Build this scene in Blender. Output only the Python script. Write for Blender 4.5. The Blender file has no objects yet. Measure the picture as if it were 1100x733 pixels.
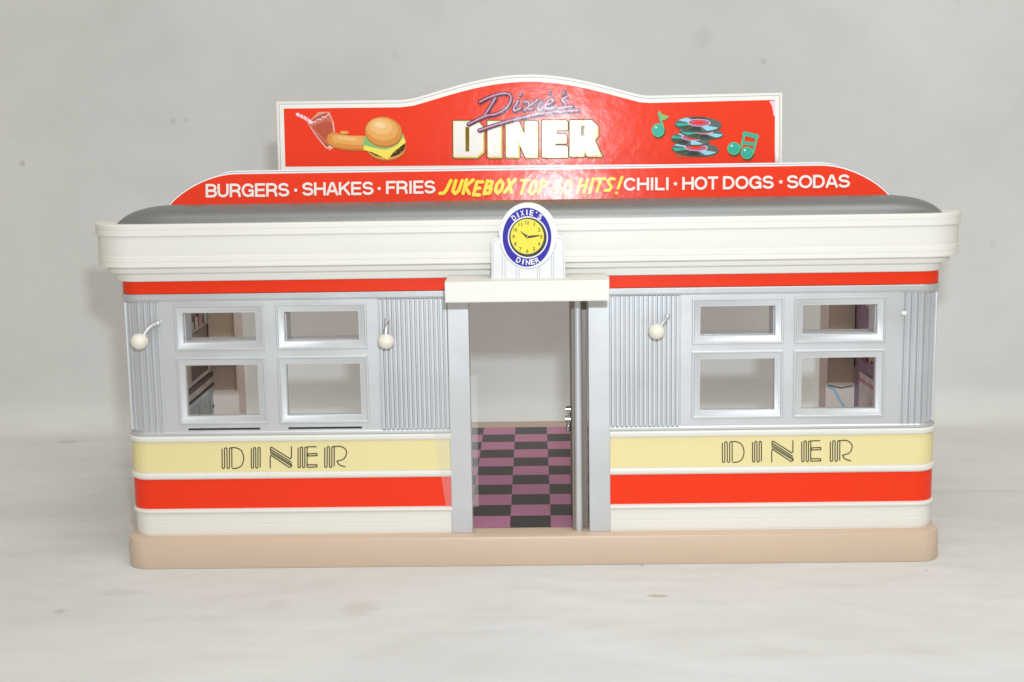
import bpy, bmesh, math, random
from mathutils import Vector, Matrix
from mathutils.geometry import tessellate_polygon
random.seed(4)
S = 0.01            # everything below is written in centimetres
ZG = 1.815          # floor level of the toy above the table
scene = bpy.context.scene
col = scene.collection
PI = math.pi

# ------------------------------------------------------------------ materials
def srgb(r, g, b):
    f = lambda c: c/12.92 if c <= .04045 else ((c+.055)/1.055)**2.4
    return (f(r/255), f(g/255), f(b/255), 1)

def mat(name, rgb, rough=.5, metal=0, bump=0, bscale=300, var=0, vscale=8, coat=0, spec=.5, stretch=(1, 1, 1), rvar=0):
    m = bpy.data.materials.new(name); m.use_nodes = True
    nt = m.node_tree; b = nt.nodes['Principled BSDF']
    c = rgb if len(rgb) == 4 else (*rgb, 1)
    b.inputs['Base Color'].default_value = c
    b.inputs['Roughness'].default_value = rough
    b.inputs['Metallic'].default_value = metal
    b.inputs['Coat Weight'].default_value = coat
    b.inputs['Coat Roughness'].default_value = .12
    b.inputs['Specular IOR Level'].default_value = spec
    tc = nt.nodes.new('ShaderNodeTexCoord'); mp = nt.nodes.new('ShaderNodeMapping')
    mp.inputs['Scale'].default_value = stretch
    nt.links.new(tc.outputs['Object'], mp.inputs['Vector'])
    if var or rvar:
        n = nt.nodes.new('ShaderNodeTexNoise'); n.inputs['Scale'].default_value = vscale
        n.inputs['Detail'].default_value = 5
        nt.links.new(mp.outputs[0], n.inputs['Vector'])
        if var:
            mx = nt.nodes.new('ShaderNodeMix'); mx.data_type = 'RGBA'
            mx.inputs[6].default_value = tuple(min(1, v*(1-var)) for v in c[:3])+(1,)
            mx.inputs[7].default_value = tuple(min(1, v*(1+var)) for v in c[:3])+(1,)
            nt.links.new(n.outputs['Fac'], mx.inputs[0]); nt.links.new(mx.outputs[2], b.inputs['Base Color'])
        if rvar:
            mr = nt.nodes.new('ShaderNodeMapRange'); mr.inputs[1].default_value = .3; mr.inputs[2].default_value = .7
            mr.inputs[3].default_value = rough-rvar; mr.inputs[4].default_value = rough+rvar
            nt.links.new(n.outputs['Fac'], mr.inputs[0]); nt.links.new(mr.outputs[0], b.inputs['Roughness'])
    if bump:
        n2 = nt.nodes.new('ShaderNodeTexNoise'); n2.inputs['Scale'].default_value = bscale
        n2.inputs['Detail'].default_value = 4
        bp = nt.nodes.new('ShaderNodeBump'); bp.inputs['Strength'].default_value = bump
        bp.inputs['Distance'].default_value = .001
        nt.links.new(mp.outputs[0], n2.inputs['Vector']); nt.links.new(n2.outputs['Fac'], bp.inputs['Height'])
        nt.links.new(bp.outputs[0], b.inputs['Normal'])
    return m

CREAM = mat('cream_plastic', (.785, .765, .715), .42, bump=.05, bscale=60, var=.03, vscale=14)
PEACH = mat('peach_plastic', (.61, .465, .35), .40, bump=.08, bscale=40, var=.05, vscale=12)
SILVER = mat('silver_paint', (.64, .65, .67), .42, metal=.65, bump=.05, bscale=500, var=.05, vscale=30, rvar=.06)
DOME = mat('silver_roof_paint', (.24, .245, .24), .45, metal=.5, bump=.15, bscale=900, var=.06, vscale=25)
CHROME = mat('chrome', (.42, .41, .40), .2, metal=1)
RED = mat('red_tape', (.86, .036, .004), .38, bump=.05, bscale=50, var=.04, vscale=20, spec=.3)
YEL = mat('yellow_tape', (.80, .70, .35), .45, bump=.04, bscale=50, var=.04, vscale=20)
DARK = mat('slit_shade', (.04, .04, .04), .7)  # painted shade for the slits below the left windows
PINKF = mat('pink_floor', (.50, .17, .32), .32, spec=.3, bump=.05, bscale=40, var=.06, vscale=30)
BLACKF = mat('black_floor', (.018, .014, .013), .3, spec=.28, bump=.05, bscale=40)
GLOBE = mat('globe_plastic', (.80, .76, .66), .45, bump=.3, bscale=350, var=.05, vscale=150)
DOORM = mat('door_plastic_and_shade', (.30, .26, .22), .45)
SHELF = mat('cream_card', (.80, .72, .64), .6, var=.04)
NICHE = mat('tan_niche_shade', (.50, .41, .32), .7, var=.08, vscale=20)  # shade of the cream shelf recesses, painted as tan

def print_mat(name, rgb, bump=.13, rough=.17):
    m = mat(name, rgb, rough, bump=bump, bscale=110, spec=.075)
    return m
P_RED = print_mat('print_red', (.80, .052, .022))
P_WHITE = print_mat('print_white', (.82, .79, .75))
P_BLUELINE = print_mat('print_blue_line', (.25, .28, .45))
P_GREYLINE = print_mat('print_grey_line', (.42, .42, .46))
P_YELLOW = print_mat('print_yellow', (.85, .66, .03))
P_GOLD = print_mat('print_gold', (.75, .55, .06))
P_OLIVE = print_mat('print_olive', (.16, .10, .01))
P_PINK = print_mat('print_pink', (.44, .13, .26))
P_PLUM = print_mat('print_plum', (.05, .015, .035))
P_PALE = print_mat('print_pale_pink', (.85, .6, .68))
P_TEAL = print_mat('print_teal', (.05, .42, .33))
P_TEALD = print_mat('print_dark_teal', (.07, .09, .05))
P_VINYL = print_mat('print_vinyl', (.05, .06, .06))
P_VINYLG = print_mat('print_vinyl_grey', (.12, .15, .14))
P_SKY = print_mat('print_sky', (.30, .62, .78))
P_ROSE = print_mat('print_rose', (.78, .25, .38))
P_BUN = [print_mat('print_bun_%d' % i, c) for i, c in enumerate([(.50, .17, .04), (.66, .28, .07), (.76, .38, .12), (.80, .48, .19), (.86, .6, .3)])]
P_LETT = print_mat('print_lettuce', (.22, .50, .18))
P_CHEESE = print_mat('print_cheese', (.88, .72, .12))
P_PATTY = print_mat('print_patty', (.07, .05, .02))
P_SODA = print_mat('print_soda', (.46, .10, .06)); P_SODAL = print_mat('print_soda_light', (.60, .15, .10))
P_GLASS = print_mat('print_glass', (.75, .35, .27))
P_NAVY = print_mat('print_navy', (.05, .04, .36), rough=.3)
P_CLOCK = print_mat('print_clock_yellow', (.80, .70, .09), rough=.3)
P_INK = mat('ink', (.02, .017, .012), .5)
P_BROWNINK = mat('brown_ink', (.02, .014, .008), .5)
P_CWHITE = print_mat('print_clock_white', (.78, .78, .79), rough=.3)
P_KITCHEN = [mat('kitchen_print_%d' % i, c, .5, var=.35, vscale=120) for i, c in enumerate(
    [(.27, .22, .19), (.52, .46, .40), (.12, .08, .07), (.42, .24, .23), (.40, .48, .46), (.50, .62, .65)])]
P_JUKE = [mat('wallpaper_print_%d' % i, c, .5, var=.35, vscale=120) for i, c in enumerate(
    [(.24, .10, .15), (.58, .28, .36), (.60, .50, .18), (.36, .24, .36), (.75, .66, .62), (.36, .48, .68)])]

def film_mat():
    m = bpy.data.materials.new('clear_film'); m.use_nodes = True
    nt = m.node_tree; out = nt.nodes['Material Output']; b = nt.nodes['Principled BSDF']
    b.inputs['Base Color'].default_value = (.8, .8, .8, 1); b.inputs['Roughness'].default_value = .35
    t = nt.nodes.new('ShaderNodeBsdfTransparent'); mx = nt.nodes.new('ShaderNodeMixShader')
    mx.inputs[0].default_value = .17
    nt.links.new(t.outputs[0], mx.inputs[1]); nt.links.new(b.outputs[0], mx.inputs[2]); nt.links.new(mx.outputs[0], out.inputs[0])
    return m
FILM = film_mat()

# ------------------------------------------------------------------ mesh helpers
def link(name, me, mats, parent=None, smooth=None, label=None):
    o = bpy.data.objects.new(name, me); col.objects.link(o)
    for m in (mats if isinstance(mats, (list, tuple)) else [mats]): me.materials.append(m)
    if smooth is not None:
        for p in me.polygons: p.use_smooth = True
        me.set_sharp_from_angle(angle=math.radians(smooth))
    if parent: o.parent = parent
    if label: o['label'] = label
    return o

class MB:
    """collects shapes, then builds them as ONE mesh object (cm in, metres out)"""
    def __init__(s): s.v = []; s.f = []; s.mi = []
    def add(s, vs, fs, mi=0):
        n = len(s.v); s.v += [tuple(v) for v in vs]
        for f in fs: s.f.append([n+i for i in f]); s.mi.append(mi)
    def box(s, x0, x1, y0, y1, z0, z1, bev=0, mi=0, seg=2):
        bm = bmesh.new(); bmesh.ops.create_cube(bm, size=1)
        for v in bm.verts:
            v.co = Vector(((x0+x1)/2+v.co.x*(x1-x0), (y0+y1)/2+v.co.y*(y1-y0), (z0+z1)/2+v.co.z*(z1-z0)))
        if bev: bmesh.ops.bevel(bm, geom=bm.edges[:], offset=bev, segments=seg, affect='EDGES', profile=.5)
        bm.verts.ensure_lookup_table()
        s.add([v.co[:] for v in bm.verts], [[v.index for v in f.verts] for f in bm.faces], mi); bm.free()
    def tube(s, pts, r, n=12, mi=0, cap=True):
        pts = [Vector(p) for p in pts]; rs = r if isinstance(r, (list, tuple)) else [r]*len(pts)
        rings = []
        for i, p in enumerate(pts):
            d = (pts[min(i+1, len(pts)-1)]-pts[max(i-1, 0)]).normalized()
            a = d.cross(Vector((0, 1, 0))) if abs(d.y) < .9 else d.cross(Vector((1, 0, 0)))
            a.normalize(); b = d.cross(a)
            rings.append([p+(a*math.cos(2*PI*k/n)+b*math.sin(2*PI*k/n))*rs[i] for k in range(n)])
        vs = [v for r_ in rings for v in r_]; fs = []
        for i in range(len(pts)-1):
            for k in range(n): fs.append([i*n+k, i*n+(k+1) % n, (i+1)*n+(k+1) % n, (i+1)*n+k])
        if cap: fs.append(list(range(n))[::-1]); fs.append([(len(pts)-1)*n+k for k in range(n)])
        s.add(vs, fs, mi)
    def ball(s, c, r, sx=1, sy=1, sz=1, mi=0, nu=24, nv=14):
        vs = []; fs = []
        for j in range(nv+1):
            t = PI*j/nv
            for i in range(nu):
                a = 2*PI*i/nu
                vs.append((c[0]+r*sx*math.sin(t)*math.cos(a), c[1]+r*sy*math.sin(t)*math.sin(a), c[2]+r*sz*math.cos(t)))
        for j in range(nv):
            for i in range(nu): fs.append([j*nu+i, j*nu+(i+1) % nu, (j+1)*nu+(i+1) % nu, (j+1)*nu+i])
        s.add(vs, fs, mi)
    def sweep(s, path, prof, closed_prof=True, mi=0, caps=True):
        """path: (x, y, nx, ny); prof: (outward offset, z)"""
        m = len(prof); vs = []; fs = []
        for (x, y, nx, ny) in path:
            for (o, z) in prof: vs.append((x+nx*o, y+ny*o, z))
        for i in range(len(path)-1):
            for k in range(m if closed_prof else m-1):
                k2 = (k+1) % m
                fs.append([i*m+k, (i+1)*m+k, (i+1)*m+k2, i*m+k2])
        if caps and closed_prof:
            fs.append(list(range(m))); fs.append([(len(path)-1)*m+k for k in range(m)][::-1])
        s.add(vs, fs, mi)
    def build(s, name, mats, parent=None, smooth=40, label=None, merge=False):
        me = bpy.data.meshes.new(name)
        me.from_pydata([(x*S, y*S, (z+ZG)*S) for x, y, z in s.v], [], s.f)
        for p, i in zip(me.polygons, s.mi): p.material_index = i
        bm = bmesh.new(); bm.from_mesh(me)
        if merge: bmesh.ops.remove_doubles(bm, verts=bm.verts, dist=1e-6)
        bmesh.ops.recalc_face_normals(bm, faces=bm.faces); bm.to_mesh(me); bm.free()
        return link(name, me, mats, parent, smooth, label)

def plain_empty(name, loc, parent=None):
    o = bpy.data.objects.new(name, None); o.empty_display_size = .02
    o.location = loc; col.objects.link(o)
    if parent: o.parent = parent
    return o

# ------------------------------------------------------------------ flat printed art on a plane
class Art:
    """printed picture: polygons laid in thin layers on a sticker.
    to2 turns artwork units into (x, h) cm on the sticker, plane gives its origin and tilt"""
    def __init__(s, to2, plane, mats, lift=.01):
        s.to2 = to2; s.Y0, s.z0, s.t = plane; s.mats = mats; s.lift = lift
        s.v = []; s.f = []; s.mi = []; s.layer = 0
    def ix(s, m):
        if m not in s.mats: s.mats.append(m)
        return s.mats.index(m)
    def p3(s, x, h, k):
        t = math.radians(s.t); d = s.lift+k*.006
        return (x, s.Y0+h*math.sin(t)-d*math.cos(t), s.z0+h*math.cos(t)+d*math.sin(t))
    def poly(s, pts, m, conv=True):
        q = [s.to2(*p) for p in pts] if conv else list(pts)
        n = len(s.v); s.v += [s.p3(x, h, s.layer) for x, h in q]
        for tri in tessellate_polygon([[Vector((x, h, 0)) for x, h in q]]):
            if len(set(tri)) == 3:
                s.f.append([n+i for i in tri]); s.mi.append(s.ix(m))
        s.layer += .12
    def ell(s, cx, cy, rx, ry, m, rot=0, a0=0, a1=360, n=40, pie=False):
        c, sn = math.cos(math.radians(rot)), math.sin(math.radians(rot)); pts = []
        for i in range(n + (1 if a1-a0 < 360 else 0)):
            a = math.radians(a0+(a1-a0)*i/n); x = rx*math.cos(a); y = ry*math.sin(a)
            pts.append((cx+x*c-y*sn, cy+x*sn+y*c))
        if pie: pts.append((cx, cy))
        s.poly(pts, m)
    def stroke(s, pts, w, m, closed=False, butt=False):
        """one ribbon with mitred joints and round ends"""
        q = [Vector(s.to2(*p)) for p in pts]
        k = (Vector(s.to2(1, 0))-Vector(s.to2(0, 0))).length; r = w*k/2
        n = len(q); lay = s.layer
        for i in range(n if closed else n-1):
            a, b = q[i], q[(i+1) % n]
            if (b-a).length < 1e-6: continue
            d = (b-a).normalized(); nn = Vector((-d.y, d.x))*r
            base = len(s.v)
            s.v += [s.p3(v.x, v.y, s.layer) for v in (a+nn, b+nn, b-nn, a-nn)]
            s.f.append([base, base+1, base+2, base+3]); s.mi.append(s.ix(m))
            s.layer += .004
        for a in (q[1:-1] if butt else q):
            base = len(s.v); K = 10
            s.v += [s.p3(a.x+r*math.cos(2*PI*j/K), a.y+r*math.sin(2*PI*j/K), s.layer) for j in range(K)]
            s.f.append([base+j for j in range(K)]); s.mi.append(s.ix(m)); s.layer += .004
        s.layer += .06
    def text(s, word, box, m, bold=.0, shear=0, spin=None):
        """word fitted to box=(u0, v0, u1, v1) in artwork units, v0 the top"""
        c = bpy.data.curves.new('t', 'FONT'); c.body = word; c.offset = bold; c.size = 1; c.resolution_u = 5
        c.shear = shear
        o = bpy.data.objects.new('t', c); col.objects.link(o)
        dg = bpy.context.evaluated_depsgraph_get(); me = bpy.data.meshes.new_from_object(o.evaluated_get(dg))
        xs = [v.co.x for v in me.vertices]; ys = [v.co.y for v in me.vertices]
        x0, x1, y0, y1 = min(xs), max(xs), min(ys), max(ys)
        u0, v0, u1, v1 = box[:4]; slope = box[4] if len(box) > 4 else 0
        n = len(s.v)
        for v in me.vertices:
            a = (v.co.x-x0)/(x1-x0); b = (v.co.y-y0)/(y1-y0)
            U = u0+a*(u1-u0); V = v1+b*(v0-v1)+slope*a
            if spin:
                cx, cy, ang = spin; ca, sa = math.cos(ang), math.sin(ang); dx, dy = U-cx, V-cy
                U, V = cx+dx*ca-dy*sa, cy+dx*sa+dy*ca
            x, h = s.to2(U, V); s.v.append(s.p3(x, h, s.layer))
        for p in me.polygons: s.f.append([n+i for i in p.vertices]); s.mi.append(s.ix(m))
        s.layer += .12
        bpy.data.objects.remove(o); bpy.data.curves.remove(c); bpy.data.meshes.remove(me)
    def build(s, name, parent, label=None):
        me = bpy.data.meshes.new(name)
        me.from_pydata([(x*S, y*S, (z+ZG)*S) for x, y, z in s.v], [], s.f)
        used = sorted(set(s.mi)); remap = {u: i for i, u in enumerate(used)}
        for p, i in zip(me.polygons, s.mi): p.material_index = remap[i]
        bm = bmesh.new(); bm.from_mesh(me)
        t = math.radians(s.t); nrm = Vector((0, -math.cos(t), math.sin(t)))
        for f in bm.faces:
            f.normal_update()
            if f.normal.dot(nrm) < 0: f.normal_flip()
        bm.to_mesh(me); bm.free()
        return link(name, me, [s.mats[u] for u in used], parent, None, label)

def affine(X, H): return lambda u, v: (X[0]*u+X[1]*v+X[2], H[0]*u+H[1]*v+H[2])
def zoomed(to2, u0, v0, k): return lambda a, b: to2(u0+a/k, v0+b/k)

def plate(name, outline, plane, thick, m, parent, bev=.03, label=None):
    """solid plate: outline in (x, h) on a tilted plane"""
    Y0, z0, t = plane; t = math.radians(t)
    f3 = lambda x, h, d: ((x)*S, (Y0+h*math.sin(t)+d*math.cos(t))*S, (z0+h*math.cos(t)-d*math.sin(t)+ZG)*S)
    bm = bmesh.new(); n = len(outline)
    a = [bm.verts.new(f3(x, h, 0)) for x, h in outline]; b = [bm.verts.new(f3(x, h, thick)) for x, h in outline]
    bm.faces.new(a); bm.faces.new(b[::-1])
    for i in range(n): bm.faces.new((a[i], b[i], b[(i+1) % n], a[(i+1) % n]))
    bmesh.ops.recalc_face_normals(bm, faces=bm.faces)
    if bev:
        ed = [e for e in bm.edges if (e.verts[0] in a and e.verts[1] in a)]
        bmesh.ops.bevel(bm, geom=ed, offset=bev*S, segments=2, affect='EDGES', profile=.5)
    me = bpy.data.meshes.new(name); bm.to_mesh(me); bm.free()
    return link(name, me, m, parent, 35, label)

# ------------------------------------------------------------------ paths round the building
W = 24.0; RC = 1.2; BACK = 28.2
def side_path(sgn, x_start, y_end=BACK, n=10, x_from=None):
    p = [(sgn*x_start, 0, 0, -1), (sgn*(W-RC), 0, 0, -1)]
    for i in range(1, n+1):
        a = PI/2*i/n
        p.append((sgn*(W-RC+RC*math.sin(a)), RC-RC*math.cos(a), sgn*math.sin(a), -math.cos(a)))
    p.append((sgn*W, y_end, sgn, 0))
    return p
def full_path(y_end):
    r = side_path(1, 0, y_end)[1:]; l = side_path(-1, 0, y_end)[1:][::-1]
    return l+r

# ================================================================== the toy
diner = plain_empty('toy_diner', (0, .14, 0))
diner['label'] = 'plastic toy diner with silver walls and red rooftop sign, standing on a white sheet'
diner['category'] = 'toy building'
INV = Matrix.Translation((0, -.14, 0))

# ---- base slab
def rrect(x0, x1, y0, y1, r, n=8):
    pts = []
    for cx, cy, a0 in ((x1-r, y0+r, -90), (x1-r, y1-r, 0), (x0+r, y1-r, 90), (x0+r, y0+r, 180)):
        for i in range(n+1):
            a = math.radians(a0+90*i/n); pts.append((cx+r*math.cos(a), cy+r*math.sin(a), math.cos(a), math.sin(a)))
    return pts
mb = MB()
pts = rrect(-24.28, 24.28, -.86, 30.6, 1.3)
lev = [(0, -1.80), (0.03, -1.72), (.03, -1.0), (0, -.16), (-.04, -.06), (-.14, 0)]
vs = []; fs = []; n = len(pts)
for o, z in lev: vs += [(x+nx*o, y+ny*o, z) for x, y, nx, ny in pts]
for j in range(len(lev)-1):
    for i in range(n): fs.append([j*n+i, j*n+(i+1) % n, (j+1)*n+(i+1) % n, (j+1)*n+i])
fs.append([(len(lev)-1)*n+i for i in range(n)]); fs.append(list(range(n))[::-1])
mb.add(vs, fs); mb.build('base', PEACH, diner, 35)

# ---- chequered floor
mb = MB(); c = 2.4865; x0 = -1.327; y0 = .86
for i in range(-10, 11):
    for j in range(11):
        xa, xb = max(-23.3, x0+i*c), min(23.3, x0+(i+1)*c)
        if xb <= xa: continue
        a = len(mb.v)
        mb.add([(xa, y0+j*c, .03), (xb, y0+j*c, .03), (xb, y0+(j+1)*c, .03), (xa, y0+(j+1)*c, .03)], [[0, 1, 2, 3]], (i+j) % 2)
mb.build('floor', [BLACKF, PINKF], diner, None)

# ---- walls: cream lower wall, coloured bands, silver upper wall, red top band
WALLS = {}
for sgn in (-1, 1):
    path = side_path(sgn, 4.72 if sgn < 0 else 4.68)
    mb = MB()
    mb.sweep(path, [(-.02, 0), (-.02, .06), (0, .1), (0, .62), (-.015, .64), (-.015, .67), (0, .69), (0, 1.32), (.05, 1.38), (.13, 1.42), (.15, 1.50), (.13, 1.58),
                    (.02, 1.62), (0, 1.64), (0, 3.48), (.02, 3.50), (.12, 3.54), (.15, 3.62), (.15, 3.76), (.12, 3.84), (.02, 3.87), (0, 3.88),
                    (0, 5.74), (.02, 5.76), (.13, 5.80), (.16, 5.88), (.16, 6.02), (.12, 6.10), (0, 6.12), (-.6, 6.12), (-.6, 0)])
    wall = mb.build('wall', CREAM, diner, 25, label='cream lower wall')
    WALLS[sgn] = wall
    for nm, m, z0, z1 in (('stripe', YEL, 3.90, 5.72), ('stripe', RED, 1.66, 3.46)):
        mb = MB(); mb.sweep(path, [(.0, z0), (.03, z0+.01), (.03, z1-.01), (.0, z1), (-.05, z1), (-.05, z0)])
        mb.build(nm, m, wall, 25, label='yellow stripe' if m is YEL else 'red stripe')
    mb = MB(); mb.sweep(path, [(.0, 14.64), (.03, 14.66), (.03, 15.38), (.0, 15.42), (-.6, 15.42), (-.6, 14.64)])
    mb.build('stripe', RED, diner, 25, label='red stripe under the cornice')
    # silver panel
    mb = MB()
    ZB, ZT = 6.13, 14.63
    cpath = side_path(sgn, 21.62)
    mb.sweep(cpath, [(-.06, ZB), (-.06, ZT), (-.5, ZT), (-.5, ZB)])
    # bottom lip and top cap, all round
    mb.sweep(path, [(.02, ZB), (.06, ZB+.05), (.06, ZB+.16), (0, ZB+.24), (-.45, ZB+.24), (-.45, ZB)])
    mb.sweep(path, [(0, 14.18), (.03, 14.20), (.05, 14.26), (.09, 14.30), (.10, 14.56), (.07, 14.62), (-.45, 14.62), (-.45, 14.18)])
    # front face with four openings
    inner = (9.98, 14.36); outer = (15.93, 20.28) if sgn > 0 else (16.03, 20.32)
    xs = [8.86, inner[0], inner[1], outer[0], outer[1], 21.62]; up = (11.74, 13.50); lo = (7.30, 10.38)
    slot_shade = sgn < 0
    zs = [ZB+.24, 6.45, 6.58, lo[0], lo[1], up[0], up[1], 14.18]
    for i in range(5):
        for j in range(7):
            hole = i in (1, 3) and j in (3, 5)
            if hole or (slot_shade and j == 1 and i in (1, 3)): continue
            xa, xb = sgn*xs[i], sgn*xs[i+1]
            mb.box(min(xa, xb), max(xa, xb), 0, .42, zs[j], zs[j+1])
    xa, xb = sgn*4.7, sgn*8.86
    mb.box(min(xa, xb), max(xa, xb), .12, .42, ZB+.24, 14.18)
    silver = mb.build('wall_panel', SILVER, diner, 25, merge=False)
    # fine flutes beside the door
    mb = MB(); k = 15; pw = (8.83-4.78)/k
    for i in range(k):
        xa = 4.78+i*pw; xc = xa+pw*.36; w = pw*.33
        prof = [(xc-w, .13), (xc-w, -.03), (xc-w*.75, -.09), (xc+w*.75, -.09), (xc+w, -.03), (xc+w, .13)]
        vs = [(sgn*x, y, z) for z in (6.42, 14.16) for x, y in prof]
        q = len(prof); mb.add(vs, [[a, a+1, q+a+1, q+a] for a in range(q-1)]+[list(range(q)), [q+a for a in range(q)][::-1]])
    mb.build('ribbed_panel', SILVER, silver, 25, label='finely ribbed silver panel beside the door')
    # broad ribs at the building corner
    mb = MB()
    for xr in (21.88, 22.26, 22.64, 23.02, 23.38, 23.70):
        if xr <= W-RC: px, py, nx, ny = sgn*xr, 0, 0, -1
        else:
            a = math.asin(min(1, (xr-(W-RC))/RC)); px, py, nx, ny = sgn*xr, RC-RC*math.cos(a), sgn*math.sin(a), -math.cos(a)
        tx, ty = -ny*sgn, nx*sgn
        if sgn < 0: tx, ty = ny, -nx
        q = [(-.075, -.08), (-.07, .08), (-.03, .14), (.03, .14), (.07, .08), (.075, -.08)]
        vs = [(px+tx*a_+nx*o, py+ty*a_+ny*o, z) for z in (6.5, 14.12) for a_, o in q]; m_ = len(q)
        mb.add(vs, [[a, a+1, m_+a+1, m_+a] for a in range(m_-1)]+[list(range(m_)), [m_+a for a in range(m_)][::-1]])
    mb.build('ribbed_panel', SILVER, silver, 50, label='broadly ribbed silver corner panel')
    # window frames with mitred bevels
    for (xa, xb) in (inner, outer):
        for (za, zb), upper in ((up, True), (lo, False)):
            mb = MB(); x_0, x_1 = sorted((sgn*xa, sgn*xb))
            prof = [(.48, .01), (.48, -.08), (.45, -.105), (.37, -.105), (.33, -.06), (.06, -.01), (-.02, .03), (-.02, .45)]
            vs = []
            for o, y in prof: vs += [(x_0-o, y, za-o), (x_1+o, y, za-o), (x_1+o, y, zb+o), (x_0-o, y, zb+o)]
            fs = [[j*4+i, j*4+(i+1) % 4, (j+1)*4+(i+1) % 4, (j+1)*4+i] for j in range(len(prof)-1) for i in range(4)]
            mb.add(vs, fs)
            if upper:   # deep inner jamb and sill behind the upper lights
                jx = x_0 if sgn < 0 else x_1
                mb.box(jx-.06, jx+.06, .40, 1.9, za+.0, zb-.14)
                mb.box(x_0+.07, x_1-.07, .40, 1.7, za-.08, za+.04)
            mb.build('window_frame', SILVER, silver, 20)
    if slot_shade:
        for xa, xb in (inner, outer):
            mb = MB(); mb.box(-xb, -xa, .2, .4, 6.42, 6.60); mb.build('slot_shade', DARK, silver, None)  # dark backing strip stands in for the shade inside the slit

# ---- header above the door
mb = MB(); mb.box(-4.72, 4.68, -.05, .5, 14.3, 15.42)
mb.build('door_header', CREAM, diner, 25)

# ---- cornice
mb = MB()
mb.sweep(full_path(1.3), [(.0, 15.40), (.34, 15.41), (.40, 15.46), (.40, 15.84), (.46, 15.90), (.80, 15.92), (.86, 15.98), (.86, 16.24), (.92, 16.29),
                          (1.26, 16.30), (1.33, 16.36), (1.33, 16.60), (1.30, 16.63), (1.33, 16.66), (1.33, 16.94), (1.29, 16.97), (1.31, 17.05), (1.31, 18.08),
                          (1.36, 18.12), (1.42, 18.16), (1.42, 18.46), (1.39, 18.49), (1.42, 18.52), (1.42, 18.74), (1.37, 18.81), (1.1, 18.82), (.2, 18.78), (.2, 15.4)])
mb.v = [(x*.994-.11, y, z) for x, y, z in mb.v]
mb.build('cornice', CREAM, diner, 25)

# ---- silver roof: a rounded hump behind the cornice
mb = MB(); vs = []; fs = []; NX, NY = 80, 18
for i in range(NX+1):
    u = -1+2*i/NX
    # denser towards the ends
    x = 23.78*math.sin(u*PI/2) if abs(u) < 1 else 23.78*u
    e = max(0, (abs(x)-20.6)/3.18)
    hh = 1.02*math.sqrt(max(0, 1-e**2.2))
    yy = 1-.25*e*e
    for j in range(NY+1):
        a = PI*j/NY
        vs.append((x, 1.15-2.1*yy*math.copysign(abs(math.cos(a))**.8, math.cos(a)), 18.72+hh*math.sin(a)**.85))
for i in range(NX):
    for j in range(NY): fs.append([i*(NY+1)+j, (i+1)*(NY+1)+j, (i+1)*(NY+1)+j+1, i*(NY+1)+j+1])
mb.add(vs, fs)
roof = mb.build('roof', DOME, diner, 60)
mb = MB(); mb.box(-23.3, 23.3, .6, 5.2, 15.3, 18.28, .05); mb.build('roof_deck', CREAM, roof, 20)

# ---- lower sign strip on the roof
LP = (2.0, 18.9, 6.5)
l2 = affine([0.054978, -0.000705, -31.054381], [-0.000789, -0.054753, 13.009363])
def arc_side(sgn, tip, top, n=12, ease=.75):
    out = []
    for i in range(n+1):
        a = PI/2*i/n
        out.append((tip[0]+(top[0]-tip[0])*(1-math.cos(a))**ease, tip[1]+(top[1]-tip[1])*math.sin(a)**1.1))
    return out
def strip_outline(grow, hb):
    xl, xt, ht = 21.55+grow, 17.2, 2.66+grow*.8
    L = arc_side(-1, (-xl, hb), (-xt, ht)); R_ = [(-x, h) for x, h in L][::-1]
    return L+R_
lower = plate('sign_strip', strip_outline(.14, -.6), LP, .35, P_CWHITE, diner, .04)
lart = Art(lambda u, v: (u, v), LP, [P_WHITE, P_BLUELINE, P_RED], .012)
lart.poly(strip_outline(.03, .45), P_BLUELINE); lart.poly(strip_outline(-.01, .45), P_WHITE); lart.poly(strip_outline(-.13, .45), P_RED)
lart.build('sign_sticker', lower)
lt = Art(l2, LP, [P_WHITE, P_YELLOW], .03)
def arc(cx, cy, rx, ry, a0, a1, n=8): return [(cx+rx*math.cos(math.radians(a0+(a1-a0)*i/n)), cy+ry*math.sin(math.radians(a0+(a1-a0)*i/n))) for i in range(n+1)]
def bowl(x0, x1, y0, y1): r = (y1-y0)/2; return [(x0, y0)]+arc(x1-r, y0+r, r, r, -90, 90)+[(x0, y1)]
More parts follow.
